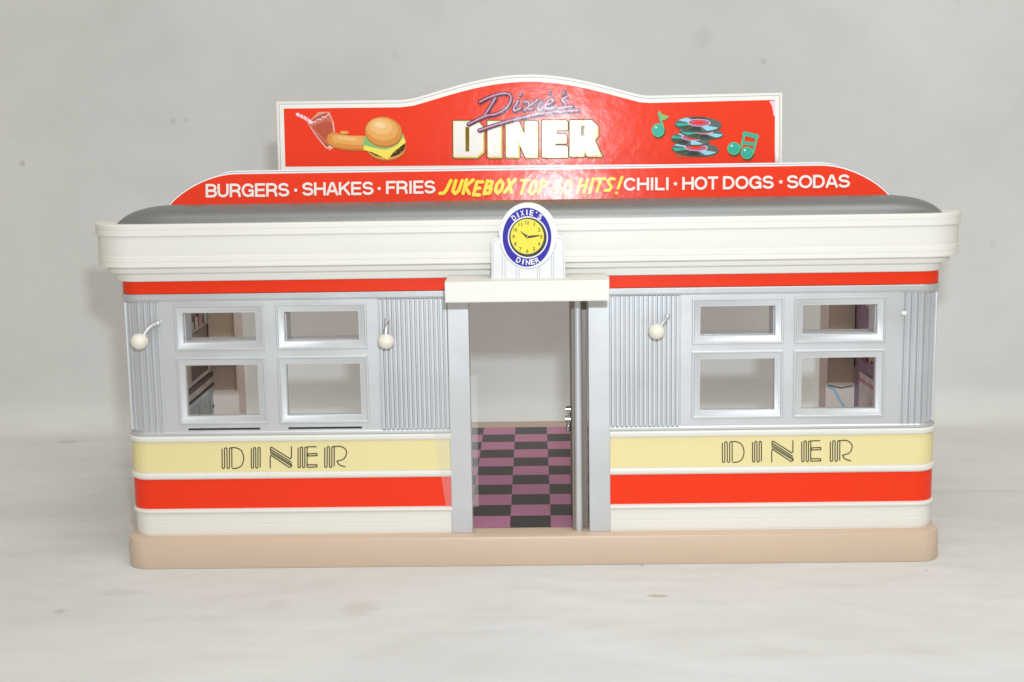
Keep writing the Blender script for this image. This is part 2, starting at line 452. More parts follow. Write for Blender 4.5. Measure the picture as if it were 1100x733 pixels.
SANS = {  # advance width, strokes (centre lines), y down, cap height 1
 'B': (.70, [[(.1, 0), (.1, 1)], bowl(.1, .60, .08, .50), bowl(.1, .63, .50, .92)]),
 'U': (.72, [[(.1, 0), (.1, .62)]+arc(.36, .62, .26, .30, 180, 0, 10)[0:]+[(.62, 0)]]),
 'R': (.72, [[(.1, 0), (.1, 1)], bowl(.1, .61, .08, .54), [(.40, .54), (.55, .62), (.60, .78), (.62, 1)]]),
 'G': (.78, [arc(.40, .5, .31, .42, -25, -330, 22), [(.42, .53), (.69, .53)], [(.67, .5), (.67, .98)]]),
 'E': (.66, [[(.1, 0), (.1, 1)], [(.1, .08), (.62, .08)], [(.1, .49), (.58, .49)], [(.1, .92), (.63, .92)]]),
 'S': (.68, [arc(.34, .285, .24, .205, -12, -250, 14)+arc(.345, .70, .26, .22, -70, 170, 14)]),
 'H': (.74, [[(.1, 0), (.1, 1)], [(.64, 0), (.64, 1)], [(.1, .49), (.64, .49)]]),
 'A': (.70, [[(.05, 1), (.32, .02)], [(.65, 1), (.38, .02)], [(.30, .08), (.40, .08)], [(.16, .68), (.54, .68)]]),
 'K': (.72, [[(.1, 0), (.1, 1)], [(.64, .0), (.12, .60)], [(.30, .40), (.66, 1)]]),
 'F': (.62, [[(.1, 0), (.1, 1)], [(.1, .08), (.60, .08)], [(.1, .50), (.54, .50)]]),
 'I': (.28, [[(.14, 0), (.14, 1)]]),
 'C': (.74, [arc(.39, .5, .30, .42, -35, -325, 22)]),
 'L': (.58, [[(.1, 0), (.1, 1)], [(.1, .92), (.56, .92)]]),
 'O': (.78, [arc(.39, .5, .31, .42, 0, 360, 28)]),
 'T': (.64, [[(.02, .08), (.62, .08)], [(.32, .05), (.32, 1)]]),
 'D': (.74, [[(.1, 0), (.1, 1)], [(.1, .08), (.34, .08)]+arc(.34, .5, .29, .42, -90, 90, 12)+[(.1, .92)]])}
def sans(word, box):
    u0, v0, u1, v1, sl = box; tot = sum(SANS[c][0] for c in word); k = (u1-u0)/tot; x = 0
    for ch in word:
        w_, sts = SANS[ch]
        for st in sts:
            q = [(u0+(x+a)*k, v0+b*(v1-v0)+sl*(x+a)/tot) for a, b in st]
            lt.stroke(q, 2.55, P_WHITE, butt=True)
        x += w_
for w, b in (('BURGERS', (220.0, 198.0, 311, 212.4, -1.2)), ('SHAKES', (324.5, 196.4, 402, 210.4, -1.0)), ('FRIES', (414.8, 194.9, 468.6, 208.7, -.8)),
             ('CHILI', (670.2, 191.4, 720, 205.0, -.7)), ('HOT', (732.8, 190.4, 771.8, 204.2, -.5)), ('DOGS', (776.2, 189.8, 831.2, 203.5, -.7)),
             ('SODAS', (844.6, 188.8, 912.4, 202.6, -1.0))):
    sans(w, b)
for u, v in ((318, 204.6), (408, 202.8)): lt.ell(u, v, 1.7, 1.8, P_WHITE, n=12)
for u, v in ((726, 197.7), (838.5, 195.6)):
    lt.poly([(u+(2.9 if k % 2 == 0 else 1.2)*math.sin(k*PI/5), v-(2.9 if k % 2 == 0 else 1.2)*math.cos(k*PI/5)) for k in range(10)], P_WHITE)
# brush lettering
G = {  # strokes in a unit cell, y down
 'J': [[(.75, .0), (.5, .75), (.3, .98), (-.15, 1.0)]], 'U': [[(.1, 0), (.05, .8), (.4, 1), (.75, .75), (.85, 0)]],
 'K': [[(.1, 0), (.1, 1)], [(.9, .0), (.15, .5), (.85, 1)]], 'E': [[(.8, .05), (.12, .05), (.08, .95), (.8, .95)], [(.1, .5), (.65, .48)]],
 'B': [[(.1, 0), (.1, 1)], [(.1, .03), (.7, .08), (.7, .4), (.15, .5), (.8, .6), (.75, .93), (.1, .97)]],
 'O': [[(.45, .02), (.1, .3), (.12, .8), (.45, .98), (.82, .7), (.8, .25), (.45, .02)]], 'X': [[(.1, 0), (.85, 1)], [(.9, 0), (.05, 1)]],
 'T': [[(0, .05), (.95, .03)], [(.5, .05), (.42, 1)]], 'P': [[(.1, 1), (.12, .03), (.75, .1), (.75, .42), (.15, .55)]],
 '4': [[(.6, 1), (.62, 0), (.05, .62), (.9, .62)]], '0': [[(.45, .02), (.1, .3), (.12, .8), (.45, .98), (.82, .7), (.8, .25), (.45, .02)]],
 'H': [[(.1, 0), (.08, 1)], [(.85, 0), (.8, 1)], [(.1, .52), (.85, .45)]], 'I': [[(.45, 0), (.4, 1)]],
 'S': [[(.8, .08), (.4, .02), (.15, .22), (.4, .48), (.72, .68), (.55, .95), (.05, .95)]], '!': [[(.55, -.1), (.4, .66)], [(.33, .97), (.35, .98)]]}
def brush(word, u0, u1, vt, vb, slope, w):
    adv = [.5 if c_ in 'I!' else 1 for c_ in word]; cw = (u1-u0)/sum(adv); a = u0
    for i, ch in enumerate(word):
        dv = slope*(a-u0)+random.uniform(-.9, .9); sc = random.uniform(.94, 1.1)
        for st in G[ch]:
            q = [(a+(x-(.2 if ch in 'I!' else 0))*cw*.80+(1-y)*3.8+.2, vt+dv+y*(vb-vt)*sc) for x, y in st]
            lt.stroke(q, w, P_YELLOW)
            lt.stroke([(x-.5, y-.5) for x, y in q], w*.3, P_CHEESE)
        a += cw*adv[i]
brush('JUKEBOX', 474.5, 553.5, 194.6, 209.2, -.015, 3.7)
brush('TOP', 557, 589, 193.8, 207.8, -.01, 3.2)
brush('40', 593, 616, 193.4, 207.6, -.01, 3.2)
brush('HITS!', 620, 667, 192.2, 206.8, -.02, 3.2)
lt.build('lettering', lower)

# ---- upper sign board
UP = (4.0, 19.5, 4.0)
u2 = affine([0.055975, -0.00072, -31.600766], [-0.000839, -0.055432, 12.475869])
def top_curve(n=30, d=0):
    """top edge of the board from left to right, inset by d"""
    out = [(-14.95+d, .6), (-14.95+d, 6.05-d*1.0), (-7.55-d*.1, 6.02-d)]
    pts = []
    for i in range(1, n):
        t = -1+2*i/n; x = 7.3*t
        h = 6.0+1.42*(math.cos(t*PI/2)**1.15)
        pts.append((x*(1-.006*d), h-d))
    out += pts+[(7.35+d*.1, 6.05-d), (15.2-d, 6.12-d), (15.2-d, .6)]
    return out
upper = plate('sign_board', top_curve(d=-.14), UP, .4, CREAM, diner, .05)
# raised rim round the board
ua = Art(lambda a, b: (a, b), UP, [P_RED, P_WHITE, P_GREYLINE, CREAM], .012)
ua.poly(top_curve(d=.02), P_GREYLINE); ua.poly(top_curve(d=.06), CREAM)
ua.poly([(x if abs(x) < 14 else math.copysign(abs(x)-.02, x), h) for x, h in top_curve(d=.30)], P_RED)
# white foot line of the sticker
ua.poly([(-14.85, 1.9), (15.1, 1.75), (15.1, 2.03), (-14.85, 2.27)], P_WHITE)
# curled corner at the right edge
ua.poly([(14.55, 5.75), (14.88, 5.78), (14.89, 4.85), (14.8, 4.9), (14.72, 5.4)], P_PALE)
ua.build('sign_sticker', upper)

# big DINER word, artwork units of the centre of the board
ucz = zoomed(u2, 470, 80, 5.5)
MATS_U = [P_WHITE, P_GOLD, P_OLIVE, P_PINK, P_PLUM, P_PALE, P_RED, P_YELLOW]
dn = Art(ucz, UP, MATS_U, .04)
L_D = [(97, 278), (238, 278), (270, 312), (270, 455), (232, 487), (97, 487)]
L_I = [(300, 278), (376, 278), (376, 487), (300, 487)]
L_N = [(408, 278), (478, 278), (520, 380), (520, 278), (588, 278), (588, 487), (522, 487), (478, 385), (478, 487), (408, 487)]
L_E = [(622, 276), (762, 276), (762, 322), (700, 322), (700, 356), (756, 356), (756, 400), (690, 400), (690, 425), (764, 425), (764, 485), (622, 485)]
L_R = [(786, 274), (912, 274), (944, 304), (944, 358), (924, 382), (968, 480), (884, 480), (866, 414), (862, 480), (786, 480)]
holes = [[(168, 312), (188, 312), (188, 455), (168, 455)], [(850, 305), (870, 305), (870, 365), (850, 365)]]
for k, P in enumerate((L_D, L_I, L_N, L_E, L_R)):
    sh = [(x+7, y+7) for x, y in P]
    dn.stroke(sh, 15, P_INK, closed=True); dn.stroke(P, 18, P_INK, closed=True)
    dn.poly(sh, P_GOLD); dn.stroke(sh, 4.5, P_GOLD, closed=True); dn.stroke(P, 8, P_GOLD, closed=True)
    dn.poly(P, P_WHITE)
for h in holes: dn.stroke(h, 5, P_GOLD, closed=True); dn.poly(h, P_OLIVE)
def curve(pts, n=8):
    """Catmull-Rom through the points"""
    out = []; q = [pts[0]]+list(pts)+[pts[-1]]
    for i in range(1, len(q)-2):
        p0, p1, p2, p3 = q[i-1], q[i], q[i+1], q[i+2]
        for k in range(n):
            t = k/n
            out.append(tuple(.5*((2*p1[d])+(-p0[d]+p2[d])*t+(2*p0[d]-5*p1[d]+4*p2[d]-p3[d])*t*t+(-p0[d]+3*p1[d]-3*p2[d]+p3[d])*t**3) for d in (0, 1)))
    out.append(tuple(pts[-1])); return out
SC = [  # script word over it
    [(252, 165), (300, 140), (372, 116), (425, 118), (436, 150), (412, 196), (356, 232), (280, 250), (184, 296)],
    [(345, 140), (318, 185), (282, 240)],
    [(478, 158), (452, 205), (462, 216), (494, 198)],
    [(512, 168), (534, 160), (542, 182), (538, 206), (566, 200)], [(592, 152), (560, 176), (514, 214)],
    [(618, 158), (594, 200), (606, 210), (632, 192)],
    [(640, 184), (678, 168), (684, 150), (660, 154), (640, 184), (648, 204), (690, 194)],
    [(766, 132), (738, 152), (758, 178), (744, 198), (714, 202)], [(744, 197), (800, 190)],
    [(248, 332), (330, 304), (440, 272), (560, 244), (690, 224), (835, 214)],
]
DOTS = [[(496, 114), (488, 124)], [(668, 106), (662, 116)], [(752, 96), (742, 116)]]
for st in SC+DOTS:
    dn.stroke([(x+5, y+6) for x, y in curve(st)], 17, P_PLUM); dn.stroke(curve(st), 23 if st in SC else 17, P_PLUM)
for st in SC+DOTS:
    dn.stroke(curve(st), 12 if st in SC else 9, P_PINK)
for st in SC: dn.stroke([(x-1.5, y-1.5) for x, y in curve(st)], 2.5, P_PALE)
dn.build('lettering', upper)

# food picture
fz = zoomed(u2, 300, 100, 6.875)
MF = P_BUN+[P_LETT, P_CHEESE, P_PATTY, P_SODA, P_GLASS, P_PALE, P_WHITE, P_RED, P_ROSE, P_VINYL, P_OLIVE]
fd = Art(fz, UP, MF, .03)
# drink
fd.poly([(208, 222), (290, 140), (372, 140), (402, 215), (420, 392), (372, 424), (340, 408), (255, 300)], P_GLASS)
fd.poly([(216, 226), (292, 152), (364, 150), (394, 222), (412, 388), (372, 414), (346, 400), (262, 298)], P_SODA)
fd.poly([(222, 228), (370, 168), (392, 225), (404, 340), (350, 380), (270, 300)], P_SODAL)
fd.poly([(240, 250), (350, 205), (385, 225), (396, 320), (340, 350), (280, 290)], P_SODA)
fd.ell(292, 185, 88, 24, P_GLASS, rot=-28); fd.ell(292, 187, 80, 18, P_SODA, rot=-28)
for a in range(7): fd.ell(246+a*19, 215-a*9+(a % 2)*5, 9, 6, P_PALE, n=10)
fd.ell(385, 392, 24, 13, P_WHITE, rot=-20); fd.ell(360, 405, 14, 9, P_GLASS)
fd.stroke([(398, 215), (416, 385)], 5, P_PALE); fd.stroke([(228, 250), (300, 355), (345, 408)], 4, P_PALE)
fd.stroke([(134, 158), (190, 185), (235, 218)], 24, P_PALE)
for a, b in ((150, 164), (176, 178), (203, 196)): fd.stroke([(a, b-9), (a+7, b+12)], 8, P_ROSE)
# hot dog roll
fd.stroke(curve([(398, 345), (450, 362), (540, 372), (640, 372)]), 112, P_BUN[0]); 
fd.stroke(curve([(400, 342), (450, 356), (540, 364), (640, 364)]), 98, P_BUN[1])
fd.stroke(curve([(420, 338), (470, 345), (540, 350), (640, 352)]), 62, P_BUN[2]); fd.stroke(curve([(440, 328), (490, 335), (560, 340)]), 26, P_BUN[3])
fd.ell(480, 292, 36, 14, P_BUN[1]); fd.ell(478, 294, 24, 8, P_BUN[2])
# burger
fd.ell(790, 405, 148, 98, P_BUN[0]); fd.ell(790, 400, 140, 92, P_BUN[2])
fd.ell(788, 392, 142, 86, P_PATTY)
for k in range(16): fd.ell(random.choice((random.uniform(670, 740), random.uniform(835, 905))), random.uniform(400, 452), 9, 6, P_BUN[0], n=8)
lett = [(628, 330), (618, 400), (660, 412), (700, 432), (745, 430), (790, 446), (830, 430), (870, 415), (905, 370), (934, 350), (915, 300)]
fd.poly(lett, P_LETT)
fd.poly([(628, 388), (620, 420), (690, 440), (800, 494), (850, 430), (936, 366), (912, 320), (880, 380), (790, 420), (700, 405)], P_CHEESE)
fd.poly([(640, 350), (632, 385), (690, 405), (760, 418), (830, 408), (880, 380), (915, 330), (900, 300), (780, 390)], P_LETT)
fd.ell(772, 290, 140, 114, P_BUN[0], rot=8); fd.ell(770, 284, 134, 106, P_BUN[1], rot=8); fd.ell(762, 268, 114, 84, P_BUN[2], rot=8)
fd.ell(754, 250, 82, 56, P_BUN[3], rot=8); fd.ell(746, 236, 40, 24, P_BUN[4], rot=8)
fd.build('food_picture', upper)

# record picture
rz = zoomed(u2, 680, 100, 6.875)
MR = [P_TEAL, P_TEALD, P_VINYL, P_VINYLG, P_SKY, P_PINK, P_ROSE, P_RED, P_WHITE, P_LETT, P_OLIVE, P_PALE]
rc = Art(rz, UP, MR, .03)
rc.poly([(300, 420), (640, 420), (600, 475), (330, 478)], P_SODA)
for cx, cy, rx, ry, rot, sp in ((462, 412, 172, 52, 3, 0), (425, 340, 142, 44, 4, 25), (505, 290, 160, 44, 6, -20), (482, 230, 170, 54, 2, 5)):
    rc.ell(cx, cy+6, rx+3, ry+3, P_TEALD, rot=rot); rc.ell(cx, cy, rx, ry, P_VINYLG, rot=rot)
    for a, b, m in ((20, 62, P_SKY), (75, 115, P_VINYL), (120, 160, P_TEALD), (200, 236, P_SKY), (246, 285, P_VINYL), (300, 338, P_VINYLG), (150, 178, P_TEAL)):
        rc.ell(cx, cy, rx*.97, ry*.95, m, rot=rot, a0=a+sp, a1=b+sp, n=8, pie=True)
    rc.ell(cx+5, cy-10, rx*.5, ry*.52, P_PALE, rot=rot); rc.ell(cx+5, cy-10, rx*.46, ry*.46, P_PINK, rot=rot); rc.ell(cx+5, cy-11, rx*.26, ry*.24, P_RED, rot=rot)
def note(parts, rcx):
    for kind, *a in parts:
        if kind == 'e': rcx.ell(a[0]+6, a[1]+9, a[2]+2, a[3]+2, P_TEALD)
    for kind, *a in parts:
        if kind == 'e': rcx.ell(a[0], a[1], a[2], a[3], P_LETT); rcx.ell(a[0], a[1], a[2]-5, a[3]-5, P_TEAL); rcx.ell(a[0]-15, a[1]-20, 8, 7, P_WHITE, n=12)
        if kind == 's': rcx.stroke(a[0], a[1]+6, P_LETT); rcx.stroke(a[0], a[1], P_TEAL)
        if kind == 'p': rcx.poly(a[0], P_LETT)
rcl = rc
note([('s', [(222, 260), (206, 205), (192, 150)], 13), ('p', [(188, 124), (215, 158), (268, 172), (240, 196), (206, 205)]), ('e', 186, 275, 47, 50)], rc)
note([('s', [(800, 400), (822, 298)], 12), ('s', [(888, 440), (914, 322)], 12), ('s', [(822, 300), (914, 322)], 26), ('s', [(812, 368), (898, 380)], 20),
      ('e', 745, 410, 48, 48), ('e', 842, 442, 46, 46)], rc)
rc.build('record_picture', upper)
# small cream lug at the right end of the board
mb = MB(); mb.box(14.86, 15.12, 3.9, 4.0, 21.6, 22.2, .02); mb.build('lug', CREAM, upper, 30)

# ---- canopy over the door
mb = MB(); mb.box(-4.66, 4.50, -3.7, -.02, 14.39, 15.57, .06)
canopy = mb.build('canopy', CREAM, diner, 20)
mb = MB(); mb.box(-4.60, 4.44, -3.715, -3.6, 14.50, 14.53, 0); mb.build('groove', CREAM, canopy, None)

# ---- clock sign on the canopy
CP = (-2.4, 15.62, 0)
c2 = affine([0.052327, -0.000701, -29.489021], [-0.00072, -0.052429, 16.036438])
cz = zoomed(c2, 520, 210, 7.33)
def disc_outline(cx, cy, rx, ry, n=48, a0=0, a1=360): return [(cx+rx*math.cos(math.radians(a0+(a1-a0)*i/n)), cy+ry*math.sin(math.radians(a0+(a1-a0)*i/n))) for i in range(n+(a1-a0 < 360))]
def clock_outline(g=0):
    o = [(62-g, 662+g), (62-g, 372), (80-g, 348-g), (124-g*.5, 340-g)]
    cx, cy, rx, ry = 347, 322, 228+g, 258+g
    a0, a1 = math.radians(180+4), math.radians(360-2)
    for i in range(33):
        a = a0+(a1-a0)*i/32; o.append((cx+rx*math.cos(a), cy+ry*math.sin(a)))
    o += [(602+g, 326-g), (628+g, 350), (634+g, 654+g)]
    return o
clock = plate('clock_sign', [cz(*p) for p in clock_outline(6)], CP, .28, P_CWHITE, diner, .02)
MC = [P_CWHITE, P_NAVY, P_CLOCK, P_INK, P_GREYLINE, P_BLUELINE]
ck = Art(cz, CP, MC, .008)
for x, ya, yb in ((143, 470, 664), (165, 500, 664), (254, 560, 664), (276, 580, 664), (420, 575, 662), (438, 560, 662), (532, 480, 661), (548, 455, 661)):
    ck.stroke([(x, ya), (x, yb)], 3.5, P_GREYLINE)
ck.stroke([(70, 664), (70, 375), (88, 354), (124, 348)], 3, P_GREYLINE); ck.stroke([(572, 340), (600, 338), (622, 356), (626, 655)], 3, P_GREYLINE)
ck.stroke(disc_outline(347, 322, 226, 256, a0=12, a1=168), 4, P_GREYLINE)
ck.ell(347, 322, 222, 252, P_CWHITE, n=64)
ck.ell(338, 330, 192, 232, P_NAVY, n=64)
ck.ell(345, 330, 158, 166, P_CWHITE, n=64)
ck.ell(345, 330, 148, 155, P_INK, n=64)
ck.ell(340, 324, 131, 138, P_CLOCK, n=64)
for k in range(1, 13):
    a = 2*PI*k/12; x = 340+108*math.sin(a); y = 326-112*math.cos(a)
    hw = 3.5 if k == 1 else (14 if k > 9 else 9); ck.text(str(k), (x-hw, y-14, x+hw, y+14), P_INK, .012)
ck.poly([(346, 318), (340, 340), (300, 300), (280, 276), (312, 298)], P_INK); ck.poly([(336, 320), (345, 338), (430, 322), (440, 312), (390, 314)], P_INK)
ck.ell(341, 328, 11, 11, P_INK, n=16); ck.ell(341, 328, 5, 5, P_CLOCK, n=12)
for word, base, R1, mid, flip in (("DIXIE'S", 25, 198, -2, False), ('DINER', 30, 198, 0, True)):
    n = len(word); step = 12.2 if not flip else 12.5; hw = 17 if not flip else 20
    for i, ch in enumerate(word):
        t = math.radians(mid+(i-(n-1)/2)*step)
        if not flip: x = 343+172*math.sin(t); y = 330-196*math.cos(t); sp = (x, y, t*.9)
        else: x = 345+175*math.sin(t); y = 330+197*math.cos(t); sp = (x, y, -t*.9)
        w_ = hw*(.3 if ch in "I'" else .85); hh = 22 if ch != "'" else 6
        yy = y if ch != "'" else y-14
        ck.text(ch, (x-w_, yy-hh, x+w_, yy+hh), P_CWHITE, .03, spin=sp)
ck.build('clock_face', clock)

# ---- door posts
for xa, xb in ((-4.78, -3.52), (3.44, 4.70)):
    mb = MB(); mb.box(xa, xb, -.12, .95, .0, 14.45, .05); mb.build('door_post', SILVER, diner, 20)

# ---- door, swung open into the room
mb = MB(); mb.box(2.48, 2.60, .30, 5.6, .08, 14.4, .03); mb.box(3.08, 3.40, .75, .95, .05, 14.4, .02)  # second box: silver frame strip, its shade painted in as brown
door = mb.build('door', DOORM, diner, 30, label='door panel standing open, seen edge on')
mb = MB(); mb.tube([(2.83, .12, .0), (2.83, .12, 14.4)], .235, 20); mb.build('door_rod', SILVER, door, 60)
mb = MB()
mb.box(2.24, 2.44, 1.6, 1.9, 5.75, 7.3, .05)
mb.tube([(2.12, 1.7, 7.1), (2.42, 1.7, 7.1)], .2, 16); mb.tube([(2.10, 1.7, 6.5), (2.42, 1.7, 6.5)], .22, 16)
mb.box(2.14, 2.42, 1.55, 1.85, 5.75, 6.2, .08)
mb.build('handle', CHROME, door, 50)

# ---- wall lamps (the fourth has lost its globe)
def lamp(mount, globe, r, arm_pts):
    mb = MB(); mb.tube(arm_pts, .12, 12)
    mb.ball(mount, .17, sy=.7); mb.tube([(mount[0], .0, mount[2]), mount], .14, 12)
    e = Vector(arm_pts[-1]); mb.tube([e+Vector((0, 0, .06)), e-Vector((0, 0, .12))], [.14, .2], 14)
    a = mb.build('wall_lamp', SILVER, diner, 50)
    mb = MB(); mb.ball(globe, r, sz=.94, sx=1.02); mb.build('globe', GLOBE, a, 80)
lamp((-21.72, -.30, 12.95), (-22.62, -1.1, 12.02), .50, [(-21.72, -.30, 12.95), (-21.95, -.55, 12.86), (-22.15, -.8, 12.7), (-22.35, -1.0, 12.42)])
lamp((-8.28, -.20, 12.92), (-8.30, -.95, 11.82), .48, [(-8.28, -.20, 12.92), (-8.26, -.60, 12.86), (-8.28, -.88, 12.62), (-8.30, -.95, 12.30)])
lamp((8.05, -.22, 12.95), (7.36, -1.0, 12.20), .48, [(8.05, -.22, 12.95), (7.96, -.5, 12.86), (7.80, -.75, 12.72), (7.62, -.9, 12.52)])
mb = MB(); mb.tube([(21.75, .0, 12.98), (21.75, -.30, 12.98)], .13, 12); mb.box(21.58, 21.9, -.32, -.2, 12.9, 13.08, .03)
mb.build('lamp_socket', CREAM, diner, 50, label='empty pale lamp socket without its globe')

# ---- writing on the yellow stripes
def serp(x0, x1, n, yt, yb, first_up=False):
    out = []; r = (x1-x0)/(n-1)
    for i in range(n):
        x = x0+i*r
        a = [(x, yb), (x, yt)] if i % 2 == (1 if not first_up else 0) else [(x, yt), (x, yb)]
        (ax, ay), (bx, by) = a; rr = r*.5; s_ = 1 if by > ay else -1
        out.append((ax, ay+s_*rr)); out.append((bx, by-s_*rr))
        if i < n-1:
            for k in range(1, 4):
                t = PI*k/4; out.append((bx+rr-rr*math.cos(t), by-s_*rr+s_*rr*math.sin(t)))
    return out
def deco(to2, ox, oy, wr, parent, shifts):
    ar = Art(to2, (0, 0, 0), [P_BROWNINK], .045); T, B_ = 122, 258
    def st(pts, dx): ar.stroke([(ox+(x+dx)/6.11, oy+(y-.055*(x+dx-100)*0)/6.11) for x, y in pts], wr, P_BROWNINK)
    d = shifts
    st(serp(114, 178, 5, T, B_), d[0]); st(curve([(178, T), (205, T+1), (240, 142), (256, 190), (242, 238), (212, 256), (182, B_)]), d[0])
    st(serp(306, 364, 5, T, B_), d[1])
    st([(430, 258), (430, 190)], d[2]); st([(436, 162), (568, 216), (568, 206)][:0] or [(432, 160), (566, 244)], d[2]); st([(434, 136), (568, 222)], d[2])
    diag = [(430, 122), (566, 190)]
    zz = [(430, 190), (434, 174), (556, 256), (570, 250), (570, 236), (432, 148), (432, 124), (440, 122), (562, 200), (569, 190), (569, 120)]
    st(zz, d[2])
    st(serp(613, 672, 5, T, B_), d[3])
    st([(672, T+6), (680, T), (732, T)], d[3]); st([(678, 168), (736, 166), (738, 180), (678, 182), (676, 168)], d[3]); st([(672, 236), (678, 240), (736, 240), (738, 254), (672, 256)], d[3])
    st(serp(788, 850, 5, T, B_), d[4]); st(curve([(850, T), (892, T), (924, 142), (930, 170), (912, 204), (868, 218)]), d[4]); st(curve([(868, 218), (884, 242), (922, 256)]), d[4])
    ar.build('lettering', parent, 'thin striped capital letters on the yellow stripe')
def sheared(to2, cu, k): return lambda u, v: to2(u, v-k*(u-cu))
dl = affine([0.055517, -0.002337, -30.479252], [-0.00064, -0.056849, 32.889128])
dr = affine([0.054907, 0.000904, -31.709137], [-0.000635, -0.056527, 32.729793])
deco(sheared(dl, 305, .012), 220, 460.4, 1.08, WALLS[-1], (0, 0, 0, 0, 0))
deco(sheared(dr, 845, .010), 757.3, 453.9, 1.05, WALLS[1], (0, 6, 8, 22, 34))

# ---- printed inner walls and the shelf corners
def sticker(sgn, mats, rects, name, label):
    X = sgn*23.36; mb = MB()
    for k, (ya, yb, za, zb, mi, *s_) in enumerate(rects):
        sl = s_[0] if s_ else 0; x = X-sgn*.004*(k+1)
        mb.add([(x, ya, za), (x, yb, za+sl), (x, yb, zb+sl), (x, ya, zb)], [[0, 1, 2, 3]], mi)
    mb.build(name, mats, diner, None, label=label)
R0 = [(1.2, 18.9, 1.0, 14.4, 0)]
# upper shelves with crockery, hood, range, cabinets
for z in (13.2, 11.7, 10.1):
    R0.append((1.5, 18.8, z, z+.18, 1))
    y = 2.0
    while y < 18:
        w = random.uniform(.5, 1.3); h = random.uniform(.5, 1.15); R0.append((y, y+w, z+.2, z+.2+h, random.choice((3, 2, 1, 4)))); y += w+random.uniform(.1, .5)
R0 += [(1.2, 18.8, 8.3, 8.7, 2), (1.2, 18.8, 6.6, 8.2, 1), (2.0, 8, 6.9, 8.0, 4), (9, 12, 6.8, 8.0, 3), (13, 18, 6.9, 8.0, 2), (1.2, 20.5, 6.2, 6.5, 2), (1.2, 21, 5.7, 6.15, 1),
       (1.2, 21.3, 1.0, 5.5, 5), (1.2, 20.9, 1.1, 5.2, 4)]
for y in (3, 7, 11, 14.5, 17.8): R0 += [(y, y+.12, 1.1, 4.9, 2), (y+.8, y+1.3, 3.9, 4.1, 2)]
R0 += [(1.2, 21, 3.0, 3.1, 2), (1.2, 21.2, 5.5, 5.62, 2)]
sticker(-1, P_KITCHEN, R0, 'wall_print', 'printed kitchen shelves and cabinets inside the left wall')
R1 = [(1.2, 18.9, 1.0, 14.4, 3)]
for k in range(46):
    y = random.uniform(1.5, 17.5); z = random.uniform(6.4, 13.6); R1.append((y, y+random.uniform(.5, 1.6), z, z+random.uniform(.3, 1.0), random.choice((1, 1, 4, 2, 0)), random.uniform(-.3, .3)))
R1 += [(1.2, 16.8, 1.0, 6.9, 4, -.5), (1.2, 16.8, 6.2, 6.5, 1, -.5), (2, 15.5, 2.5, 3.0, 5, -1), (5, 16, 4.2, 4.4, 3, -.6)]
sticker(1, P_JUKE, R1, 'wall_print', 'printed jukebox wallpaper inside the right wall')
for sgn in (-1, 1):
    mb = MB(); b = lambda xa, xb, *r, **k: mb.box(min(sgn*xa, sgn*xb), max(sgn*xa, sgn*xb), *r, **k)
    b(21.4, 23.35, 19.0, 21.6, .05, 5.05, mi=0); b(21.4, 23.35, 19.0, 21.6, 7.4, 9.0, mi=0)
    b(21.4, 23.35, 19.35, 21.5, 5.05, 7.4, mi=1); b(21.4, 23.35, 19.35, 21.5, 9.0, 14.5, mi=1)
    b(21.30, 21.41, 19.05, 21.5, .05, 14.5, mi=0)
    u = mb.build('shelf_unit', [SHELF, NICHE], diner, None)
    if sgn > 0:   # blue curve printed on the counter front
        ar = Art(lambda a, b_: (a, b_), (18.98, 0, 0), [P_SKY, P_KITCHEN[2], P_PALE], .01)
        ar.stroke(curve([(21.45, 4.9), (21.9, 4.6), (22.3, 3.9), (22.8, 3.1)]), .16, P_SKY); ar.stroke([(21.5, 4.95), (22.4, 4.75), (23.2, 4.9)], .08, P_KITCHEN[2])
        ar.build('counter_print', u)

# ---- loose strip of clear film by the left door post
mb = MB(); vs = []; fs = []; N = 14
for i in range(N+1):
    t = i/N
    for j in range(7):
        s_ = j/6
        xl, xr = -6.15+1.05*t, -3.10-.05*t
        zz = 9.75-7.95*t
        vs.append((xl+(xr-xl)*s_, -.30-.38*math.sin(PI*s_)*.5-.15*t*t-.10*math.sin(5*t), zz-.12*s_))
for i in range(N):
    for j in range(6): fs.append([i*7+j, i*7+j+1, (i+1)*7+j+1, (i+1)*7+j])
mb.add(vs, fs); mb.build('clear_film', FILM, diner, 80)

# keep parts where they are while the thing's origin sits under the building
for o in list(diner.children): o.matrix_parent_inverse = INV

